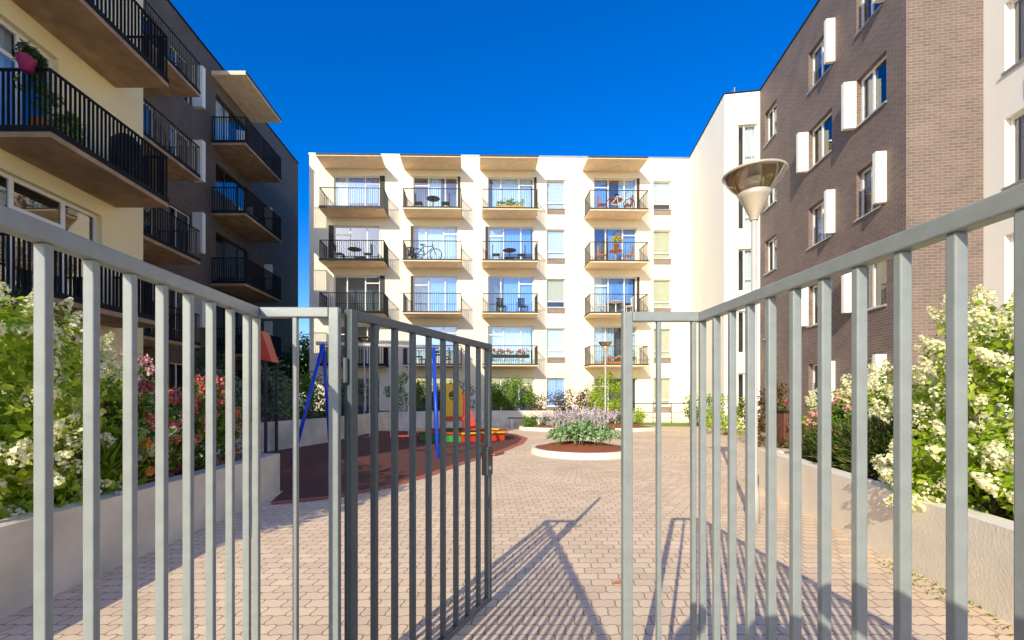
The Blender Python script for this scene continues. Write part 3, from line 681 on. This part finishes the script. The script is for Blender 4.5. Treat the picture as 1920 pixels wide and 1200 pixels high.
shrub('flowering_shrub', 'crimson flowering shrub nearest in the left planter', (-3.75, 5.1, .48), (.42, .5, .52), 2300, .07, M['lf_mid'], clumps=28, cr=.2, flowers=rr_(95), cat='shrub')
shrub('flowering_shrub', 'tall crimson flowering shrub at the end of the left planter', (-3.85, 6.05, .48), (.55, .5, .62), 2600, .07, M['lf_mid'], clumps=30, cr=.22, flowers=rr_(130), cat='shrub')
shrub('flowering_shrub', 'rose pink flowering shrub behind the crimson ones in the left planter', (-4.9, 6.05, .48), (.6, .5, .75), 2000, .08, M['lf_mid'], clumps=30, cr=.24, flowers=rr_(80, 'fl_pink'), cat='shrub')
shrub('daylily', 'orange lilies between cream hydrangeas in the left planter', (-3.55, 4.3, .5), (.22, .25, .34), 260, .3, M['lf'], aspect=.08, clumps=8, cr=.2, flowers=(M['fl_orange'], 12, .08, .05, 14, .06), mode='spike', up=1.0, jit=.3, cat='flowers')
shrub('juniper', 'dark spreading juniper against the left buildings', (-6.6, 6.0, .5), (.8, .6, 1.3), 2600, .13, M['lf_dark'], aspect=.2, clumps=36, cr=.3, mode='spike', cat='shrub')
# behind playground, left side
for i, (x, y, rx, rz, m_, lb) in enumerate(((-6.9, 11.9, .75, .75, 'lf_grey', 'grey green shrub at the near end of the playground wall'),
        (-6.4, 13.6, .8, .95, 'lf_grey', 'second grey green shrub along the playground wall'),
        (-6.1, 15.8, .9, .8, 'lf_mid', 'mid green shrub on the playground wall, left of the swing'),
        (-5.8, 18.4, 1.0, .9, 'lf_dark', 'dark shrub on the playground wall behind the swing'),
        (-3.9, 22.6, 1.1, 1.0, 'lf_mid', 'green shrub behind the swing seats by the central block'),
        (-1.6, 23.6, 1.1, .9, 'lf_dark', 'dark shrub behind the yellow play panel'),
        (-8.6, 14.5, 1.0, 1.3, 'lf_dark', 'dark tall shrub below the brick building balconies'))):
    shrub('shrub', lb, (x, y, .64), (rx, rx * .9, rz), 1500, .11, M[m_], clumps=26, cr=.3)
shrub('shrub', 'big glossy green shrub behind the bench', (gx(958, 24.2), 24.2, .64), (1.25, .9, .95), 2300, .14, M['lf_mid'], clumps=30, cr=.36)
shrub('shrub', 'dark reddish shrub right of the bench shrub', (gx(1032, 24.0), 24.0, 0), (1.3, .8, .88), 2300, .1, M['lf_red'], clumps=32, cr=.3)
shrub('shrub', 'dark reddish mounded shrub below the third balcony column', (gx(1080, 23.9), 23.9, 0), (1.1, .8, .95), 2100, .1, M['lf_red'], clumps=30, cr=.3)
shrub('shrub', 'tall bright green shrub under the rightmost balcony column', (gx(1137, 24.0), 24.0, 0), (.95, .8, 1.55), 3400, .11, M['lf'], clumps=40, cr=.34)
shrub('shrub', 'small low shrub beside the lawn handrail', (gx(1192, 24.4), 24.4, 0), (.7, .5, .45), 800, .11, M['lf'], clumps=18, cr=.22)
# right planter
shrub('hydrangea', 'tall cream hydrangea at the right picture edge', (4.75, 4.0, .5), (.65, .75, .92), 5600, .08, M['lf'], clumps=50, cr=.28, flowers=fc(250), cat='hydrangea')
shrub('hydrangea', 'low cream hydrangea spilling over the right planter wall', (3.95, 3.6, .45), (.38, .6, .42), 3200, .08, M['lf'], clumps=30, cr=.2, flowers=fc(120), cat='hydrangea')
shrub('hydrangea', 'cream hydrangea behind the conifer in the right planter', (5.55, 5.9, .5), (.6, .6, .62), 2800, .085, M['lf'], clumps=34, cr=.22, flowers=fc(130), cat='hydrangea')
shrub('hydrangea', 'far cream hydrangea at the end of the right planter', (5.9, 7.6, .2), (.5, .5, .75), 2000, .085, M['lf'], clumps=28, cr=.2, flowers=fc(80), cat='hydrangea')
shrub('hydrangea', 'pink hydrangea above the conifer in the right planter', (5.2, 6.5, .5), (.36, .36, .5), 1500, .08, M['lf_mid'], clumps=22, cr=.18, flowers=(M['fl_pink'], 60, .12, .05, 46, .03), cat='hydrangea')
shrub('conifer', 'low spiky reddish green conifer behind the right planter wall', (4.55, 5.35, .48), (.38, .62, .36), 4200, .1, M['needle'], aspect=.14, clumps=40, cr=.2, mode='spike', up=.7, jit=.35, cat='shrub')
shrub('conifer', 'small spiky conifer at the far end of the right planter', (4.75, 6.45, .48), (.28, .4, .3), 2200, .1, M['needle'], aspect=.14, clumps=26, cr=.18, mode='spike', up=.7, jit=.35, cat='shrub')
for i, (x, y, rx, rz, m_, lb) in enumerate(((8.2, 10.2, .8, .8, 'lf', 'bright green shrub along the brown brick wall, nearest'), (8.3, 13.2, .9, .9, 'lf_red', 'reddish shrub at the middle of the brown brick wall'), (9.3, 17.5, .9, .8, 'lf', 'green shrub at the far end of the brown brick wall'), (10.6, 22.5, .8, .9, 'lf_mid', 'green shrub at the white corner block'))):
    shrub('shrub', lb, (x, y, 0), (rx, rx, rz), 1500, .11, M[m_], clumps=24, cr=.28)
shrub('flowering_shrub', 'red flowering shrub beside the litter bin', (9.6, 14.9, 0), (.7, .7, .6), 1000, .1, M['lf_mid'], clumps=22, cr=.22, flowers=rr_(40), cat='shrub')
tree('green tree in the gap between the brick building and the central block', (-11.7, 31, 0), 2.2, (1.7, 1.7, 2.2), 3000, .22, M['lf_mid'])
tree('dark tree left of the gap, behind the playground shrubs', (-13.2, 30.5, 0), 1.8, (1.5, 1.5, 1.6), 1500, .22, M['lf_dark'])
# low moss and weeds where the paving meets the right planter
n = 420; t = rng.uniform(0, .55, n); off = np.abs(rng.normal(size=n)) * .09 + .01
px_ = 2.64 + (4.37 - 2.64) * t - off; py_ = 0 + 7.2 * t + off * .3
leaf_mesh('grass', np.stack([px_, py_, np.full(n, .012)], 1), np.tile([0, 0, 1.], (n, 1)), .032, M['lf_mid'], None, aspect=.35, mode='spike', jit=.8)['kind'] = 'stuff'
m = MB(); lx, ly = gx(1160, 3.5), 3.5
m.poly([(-.05, 0, .004), (-.015, -.03, .018), (.03, -.025, .02), (.06, 0, .03), (0, .004, .006)]); m.poly([(-.05, 0, .004), (0, .004, .006), (.06, 0, .03), (.02, .03, .022), (-.02, .028, .016)])
tag(m.build('fallen_leaf', M['terracotta'], loc=(lx, ly, .002)), 'dry brown leaf lying on the paving in the gate opening', 'leaf')

# ------------------------------------------------------------------ playground
root = thing('swing_set', 'blue A-frame swing set on the red brown rubber floor', 'swing set', (0, 0, 0))
for ap, feet in (((-3.85, 10.8, 2.72), ((-4.22, 9.95), (-3.98, 11.7))), ((-1.33, 11.7, 2.72), ((-1.12, 10.75), (-1.35, 12.6)))):
    for f in feet: m = MB(); m.tube((f[0], f[1], 0), ap, .042, .042, 12); m.build('leg', M['blue'], root, smooth=True)
m = MB(); m.tube((-4.0, 10.75, 2.72), (-1.2, 11.75, 2.72), .045, .045, 12); m.build('crossbar', M['pole'], root, smooth=True)
for k, (x, y, lb) in enumerate(((-3.05, 11.09, 'left swing seat hanging from the blue frame'), (-2.15, 11.41, 'right swing seat hanging from the blue frame'))):
    sw = thing('swing', lb, 'swing', (x, y, .45), math.atan2(1, 2.8))
    for s in (-1, 1): m = MB(); m.path([(s * .22, 0, .02), (s * .22, 0, .8), (s * .22, 0, 1.6), (s * .22, 0, 2.225)], .009, 6); m.build('chain', M['chain'], sw)
    m = MB(); m.box((-.23, -.09, 0), (.23, .09, .035)); m.build('seat', M['red'] if k else M['black'], sw, bevel=.01)
root = thing('sandbox', 'red, green and yellow sandbox with a yellow play panel', 'sandbox', (gx(868, 15.6), 15.8, 0))
rad = 1.6; pts = [(rad * math.cos(R(30 + 60 * i)), .82 * rad * math.sin(R(30 + 60 * i))) for i in range(6)]
for i in range(6):
    a, b = pts[i], pts[(i + 1) % 6]; m = MB(); m.bar((a[0], a[1], .13), (b[0], b[1], .13), .05, .24); m.build('side_board', M['green'] if i % 2 else M['red'], root)
    m = MB(); m.bar((a[0], a[1], .285), (b[0], b[1], .285), .24, .05); m.build('seat_board', M['yellow'] if i % 2 == 0 else M['red'], root, bevel=.01)
m = MB(); m.poly([(p[0] * .97, p[1] * .97, .15) for p in pts]); m.build('sand', M['sand'], root)
m = MB(); n = 24; ox_, oz_ = -.38, 1.25
for yy, rev in ((-.02, False), (.02, True)):
    for i in range(n):
        t, t2 = 2 * math.pi * i / n, 2 * math.pi * (i + 1) / n
        def outer(tt):
            c, s = math.cos(tt), math.sin(tt); return (ox_ + .36 * abs(c) ** .6 * (1 if c > 0 else -1), yy, oz_ + .66 * abs(s) ** .6 * (1 if s > 0 else -1))
        def inner(tt): return (ox_ + .03 + .16 * math.cos(tt), yy, oz_ + .25 + .16 * math.sin(tt))
        f = [outer(t), outer(t2), inner(t2), inner(t)]; m.poly(f[::-1] if rev else f)
for fn in (outer, inner):
    for i in range(n):
        t, t2 = 2 * math.pi * i / n, 2 * math.pi * (i + 1) / n; a, b = fn(t), fn(t2)
        m.poly([(a[0], -.02, a[2]), (b[0], -.02, b[2]), (b[0], .02, b[2]), (a[0], .02, a[2])])
m.build('play_panel', M['yellow'], root)
for x in (-.72, .02): m = MB(); m.box((x - .045, .025, 0), (x + .045, .115, 1.55)); m.build('panel_post', M['red'], root, bevel=.01)
m = MB(); m.hexa([(.05, -.03, .3), (.5, -.03, .3), (.5, .03, .3), (.05, .03, .3), (.05, -.03, 1.35), (.16, -.03, 1.35), (.16, .03, 1.35), (.05, .03, 1.35)]); m.build('red_wing', M['red'], root)
m = MB(); m.box((-.75, -.07, .62), (.06, -.022, .78)); m.build('counter', M['red'], root, bevel=.008)
root = thing('play_tower', 'slim play tower with a pointed red roof at the left of the swing', 'play tower', (-5.6, 11.9, 0))
for y in (-.3, .3): m = MB(); m.box((-.03, y - .03, 0), (.03, y + .03, 2.4)); m.build('post', M['dark_panel'], root)
m = MB()
m.hexa([(-.10, -.4, 2.4), (.20, -.4, 2.34), (.20, .0, 2.34), (-.10, .0, 2.4), (-.10, -.4, 3.10), (-.06, -.4, 3.12), (-.06, .0, 3.12), (-.10, .0, 3.10)]); m.build('roof', M['red'], root)
m = MB(); m.box((-.12, -.25, 1.0), (.12, .25, 1.05)); m.build('platform', M['dark_panel'], root)

# ------------------------------------------------------------------ courtyard furniture
root = thing('bench', 'low grey bench in front of the far planter wall', 'bench', (gx(985, 22.0), 22.0, 0))
m = MB()
for k in range(4): m.box((-.85, -.22 + k * .115, .42), (.85, -.12 + k * .115, .46))
m.build('seat', M['dark_panel'], root)
for s in (-1, 1): m = MB(); m.box((s * .65 - .05, -.2, 0), (s * .65 + .05, .2, .418)); m.build('leg', M['concrete'], root)
root = thing('handrail', 'thin metal handrail in front of the central block', 'handrail', (gx(1190, 25.6), 25.6, 0))
m = MB(); m.tube((0, 0, 1.1), (3.1, 0, 1.1), .025); m.tube((0, 0, .6), (3.1, 0, .6), .018); m.build('rail', M['dark_steel'], root)
for k in range(4): m = MB(); m.tube((k * 1.03, 0, 0), (k * 1.03, 0, 1.08), .022); m.build('post', M['dark_steel'], root)
root = thing('litter_bin', 'narrow red brown litter bin beside the brick building planting', 'bin', (gx(1474, 13), 13, 0))
m = MB()
for k in range(5): m.box((-.17 + k * .07, -.16, .08), (-.11 + k * .07, .16, 1.0))
m.build('body', M['brownwood'], root); m = MB(); m.box((-.2, -.2, 1.0), (.2, .2, 1.06)); m.build('lid', M['dark_steel'], root, bevel=.01); m = MB(); m.box((-.1, -.1, 0), (.1, .1, .08)); m.build('base', M['dark_steel'], root)

# ------------------------------------------------------------------ things on the balconies of the central block
rown = ['top', 'second from top', 'third from top', 'lowest']; coln = ['leftmost', 'second', 'third', 'rightmost']
def cpos(ci, ri, f, o):
    u0, u1 = wu(CB, Wc, cols[ci][0], 1.35), wu(CB, Wc, cols[ci][1], 1.35); P = CB.w(u0 + (u1 - u0) * f, -o); return (P[0], P[1], zbs[ri] + .182)
def mk_chair(loc, rz, label, m_):
    r = thing('chair', label, 'chair', loc, rz); m = MB(); m.box((-.22, -.22, .42), (.22, .22, .46)); m.build('seat', m_, r)
    m = MB()
    for k in range(4): m.box((-.2 + k * .11, .19, .46), (-.13 + k * .11, .22, .92))
    m.box((-.22, .185, .92), (.22, .225, .97)); m.build('backrest', m_, r)
    for x in (-.19, .19):
        for y in (-.19, .19): m = MB(); m.tube((x, y, 0), (x, y, .42), .018, n=6); m.build('leg', m_, r)
def mk_table(loc, label, m_):
    r = thing('table', label, 'table', loc); m = MB(); m.lathe([(0, .70), (.38, .70), (.40, .72), (.38, .74), (0, .74)], 20); m.build('tabletop', m_, r)
    m = MB(); m.tube((0, 0, .02), (0, 0, .70), .03); m.build('pedestal', m_, r); m = MB(); m.lathe([(0, 0), (.22, 0), (.2, .025), (0, .03)], 16); m.build('base', m_, r)
for ci, ri, m_, colr in ((1, 0, 'black', 'dark'), (0, 1, 'black', 'dark'), (2, 1, 'black', 'dark'), (3, 1, 'wood', 'wooden'), (3, 0, 'terracotta', 'orange'), (3, 2, 'whiteplastic', 'white'), (1, 3, 'black', 'dark')):
    w = f'{rown[ri]} balcony of the {coln[ci]} column'
    mk_chair(cpos(ci, ri, .25, .75), R(90), f'{colr} chair at the left on the {w}', M[m_]); mk_chair(cpos(ci, ri, .72, .75), R(-90), f'{colr} chair at the right on the {w}', M[m_]); mk_table(cpos(ci, ri, .5, .7), f'{colr} round table on the {w}', M[m_])
for ci, ri, f in ((2, 2, .35), (2, 2, .75), (1, 1, .12)): mk_chair(cpos(ci, ri, f, .6), R(20), f'dark chair, {"near left" if f < .5 else "near right"}, on the {rown[ri]} balcony, {coln[ci]} column', M['black'])
def bicycle(loc, rz, label, fm):
    r = thing('bicycle', label, 'bicycle', loc, rz)
    for x in (-.52, .52):
        m = MB(); m.path([(x + .33 * math.cos(t), 0, .34 + .33 * math.sin(t)) for t in np.linspace(0, 2 * math.pi, 25)[:-1]], .024, 6, closed=True); w = m.build('wheel', M['black'], r)
        m = MB()
        for k in range(10): t = k * math.pi / 5; m.tube((x, 0, .34), (x + .32 * math.cos(t), 0, .34 + .32 * math.sin(t)), .003, n=4)
        m.build('spokes', M['chain'], w)
    m = MB()
    for a, b in (((-.52, 0, .34), (-.12, 0, .30)), ((-.52, 0, .34), (-.2, 0, .78)), ((-.12, 0, .30), (-.22, 0, .86)), ((-.12, 0, .30), (.36, 0, .74)), ((-.2, 0, .78), (.34, 0, .82)), ((.32, 0, .9), (.52, 0, .34))): m.tube(a, b, .024, n=8)
    m.build('frame', fm, r); m = MB(); m.path([(.36, -.28, 1.0), (.30, 0, .94), (.36, .28, 1.0)], .016); m.build('handlebar', M['black'], r)
    m = MB(); m.hexa([(-.36, -.08, .87), (-.08, -.02, .87), (-.08, .02, .87), (-.36, .08, .87), (-.36, -.08, .92), (-.08, -.02, .91), (-.08, .02, .91), (-.36, .08, .92)]); m.build('saddle', M['black'], r)
bicycle(cpos(1, 1, .40, 1.05), CB.a, 'dark bicycle parked on the second balcony of the second column', M['dark_panel'])
bicycle(cpos(3, 0, .55, 1.05), CB.a, 'white bicycle on the top balcony of the rightmost column', M['whiteplastic'])
def flower_box(loc, rz, L_, fm, label, box='black', cnt=26):
    r = thing('flower_box', label, 'flower box', loc, rz); m = MB(); m.box((-L_ / 2, -.1, 0), (L_ / 2, .1, .18)); m.build('box', M[box], r)
    n = 240; p = np.stack([rng.uniform(-L_ / 2, L_ / 2, n), rng.uniform(-.16, .16, n), rng.uniform(.16, .42, n)], 1); leaf_mesh('foliage', p, nrmz(rng.normal(size=(n, 3)) + [0, -.3, .8]), .1, M['lf_mid'], r)
    H = np.stack([rng.uniform(-L_ / 2, L_ / 2, cnt), rng.uniform(-.2, .12, cnt), rng.uniform(.25, .5, cnt)], 1); heads('flower_heads', H, np.tile([0, -.5, 1.], (cnt, 1)), .1, .08, 22, .055, fm, r)
flower_box(tuple(np.array(cpos(2, 3, .5, 1.15)) + [0, 0, .35]), CB.a, 2.2, M['fl_red'], 'long box of red flowers on the lowest balcony of the third column', cnt=40)
flower_box(cpos(3, 3, .4, 1.1), CB.a, 1.2, M['fl_pink'], 'small flower box on the lowest balcony of the rightmost column', 'terracotta')
flower_box(cpos(2, 0, .5, 1.1), CB.a, 1.6, M['lf'], 'box of green herbs on the top balcony of the third column', 'yellow')
def pot_plant(loc, label, potm, lm, h=.35, r_=.3, fl=None):
    r = thing('potted_plant', label, 'potted plant', loc); m = MB(); m.lathe([(0, 0), (.11, 0), (.16, .26), (.175, .28), (.15, .285), (.0, .25)], 18); m.build('pot', M[potm], r, smooth=True)
    pts, nr, cc = clump_pts((0, 0, .28 + h * .6), (r_, r_, h), 420, 14, .12); leaf_mesh('foliage', pts, nr, .09, M[lm], r)
    if fl: d = rdirs(16, -.2); heads('flower_heads', np.array([0, 0, .28 + h * .6]) + d * np.array([r_, r_, h]) * 1.1, d, .09, .06, 20, .04, M[fl], r)
    return r
pot_plant(cpos(3, 1, .48, 1.0)[:2] + (zbs[1] + .92,), 'flowering pot on the wooden table, rightmost column', 'terracotta', 'lf', fl='fl_orange')
pot_plant(cpos(3, 3, .75, .9), 'potted shrub on the lowest balcony, rightmost column', 'whiteplastic', 'lf_mid')
# near left balcony
pp = pot_plant((-8.1, 8.03, 7.2), 'magenta pot with drooping plant on the near left balcony rail', 'magenta', 'lf_dark', h=.1, r_=.26); pp.scale = (.85,) * 3
pot_plant((-8.3, 8.5, 6.32), 'leafy potted plant inside the near left balcony', 'terracotta', 'lf_mid', h=.5, r_=.35)
pot_plant((-8.4, 9.2, 6.32), 'smaller potted plant next to the leafy one on the near left balcony', 'whiteplastic', 'lf', h=.35, r_=.25)
root = thing('grill', 'covered black grill standing on the near left balcony', 'grill', (-8.3, 10.5, 6.312)); m = MB(); m.lathe([(.02, .0), (.3, 0), (.32, .7), (.3, 1.0), (.16, 1.15), (0, 1.18)], 14); m.build('cover', M['black'], root, smooth=True)
m = MB(); m.tube((-.33, 0, .85), (.33, 0, .85), .02); m.build('handle', M['dark_steel'], root)
mk_chair((-12.95 - .4, 24.9, 14.955), R(200), 'white chair on the top balcony of the dark brick building', M['whiteplastic'])
mk_chair((-13.3, 26.0, 11.255), R(160), 'white chair on the second balcony of the dark brick building', M['whiteplastic'])

# ------------------------------------------------------------------ photographer, whose shadow falls on the right fence and the paving
root = thing('person', 'person in dark clothes standing inside the entrance with raised elbows and hands', 'person', (.03, -.54, 0))
def skinned(name, V, E, rad, m_, parent):
    me = bpy.data.meshes.new(name); me.from_pydata(V, E, []); me.materials.append(m_); o = bpy.data.objects.new(name, me); COL.objects.link(o); o.parent = parent
    s = o.modifiers.new('skin', 'SKIN'); s.use_smooth_shade = True
    for i, r_ in enumerate(rad): me.skin_vertices[0].data[i].radius = (r_, r_) if not isinstance(r_, tuple) else r_
    me.skin_vertices[0].data[0].use_root = True
    sub = o.modifiers.new('sub', 'SUBSURF'); sub.levels = 1; sub.render_levels = 2; return o
V = [(0, 0, .97), (0, .0, 1.16), (0, -.01, 1.38), (0, 0, 1.51), (0, .03, 1.63), (0, .02, 1.75),
     (-.19, 0, 1.46), (-.40, .05, 1.58), (-.22, .20, 1.66), (-.15, .24, 1.70), (.19, 0, 1.46), (.40, .05, 1.58), (.22, .20, 1.66), (.14, .24, 1.71),
     (-.09, 0, .88), (-.11, .02, .48), (-.12, -.02, .08), (-.13, .12, .04), (.09, 0, .88), (.11, .02, .48), (.12, -.02, .08), (.13, .12, .04)]
E = [(0, 1), (1, 2), (2, 3), (3, 4), (4, 5), (2, 6), (6, 7), (7, 8), (8, 9), (2, 10), (10, 11), (11, 12), (12, 13), (0, 14), (14, 15), (15, 16), (16, 17), (0, 18), (18, 19), (19, 20), (20, 21)]
rad = [.16, .15, .17, .07, .12, .10, .085, .07, .055, .05, .085, .07, .055, .05, .10, .065, .045, .04, .10, .065, .045, .04]
skinned('body', V, E, rad, M['cloth'], root)

# ------------------------------------------------------------------ light, sky, camera
az = math.atan2(.425, .905); el = R(25.0)
v = Vector((math.sin(az) * math.cos(el), math.cos(az) * math.cos(el), -math.sin(el)))
sun = bpy.data.lights.new('sun', 'SUN'); sun.energy = 5; sun.angle = R(.4); sun.color = (1, .925, .74)
so = bpy.data.objects.new('sun', sun); COL.objects.link(so); so.rotation_euler = v.to_track_quat('-Z', 'Y').to_euler()
w = bpy.data.worlds.new('World'); scene.world = w; w.use_nodes = True; nt = w.node_tree
sky = N(nt, 'ShaderNodeTexSky'); sky.sky_type = 'NISHITA'; sky.sun_disc = False; sky.sun_elevation = el
sky.sun_rotation = math.atan2(-v.x, -v.y); sky.dust_density = .8; sky.ozone_density = 2.8; sky.air_density = 1.0
hs = N(nt, 'ShaderNodeHueSaturation'); hs.inputs['Saturation'].default_value = 1.5; hs.inputs['Value'].default_value = 1.6; hs.inputs['Hue'].default_value = .519
nt.links.new(sky.outputs[0], hs.inputs['Color']); nt.links.new(hs.outputs[0], nt.nodes['Background'].inputs[0]); nt.nodes['Background'].inputs[1].default_value = .15
cam = bpy.data.cameras.new('camera'); co = bpy.data.objects.new('camera', cam); COL.objects.link(co)
co.location = (0, 0, EH); co.rotation_euler = (R(90), 0, 0)
cam.sensor_width = 36; cam.lens = F / 1920 * 36; cam.shift_x = (960 - VX) / 1920; cam.shift_y = (HY - 600) / 1920; cam.clip_end = 2000; cam.clip_start = .05
scene.camera = co
scene.view_settings.view_transform = 'Standard'; scene.view_settings.look = 'None'; scene.view_settings.exposure = 0
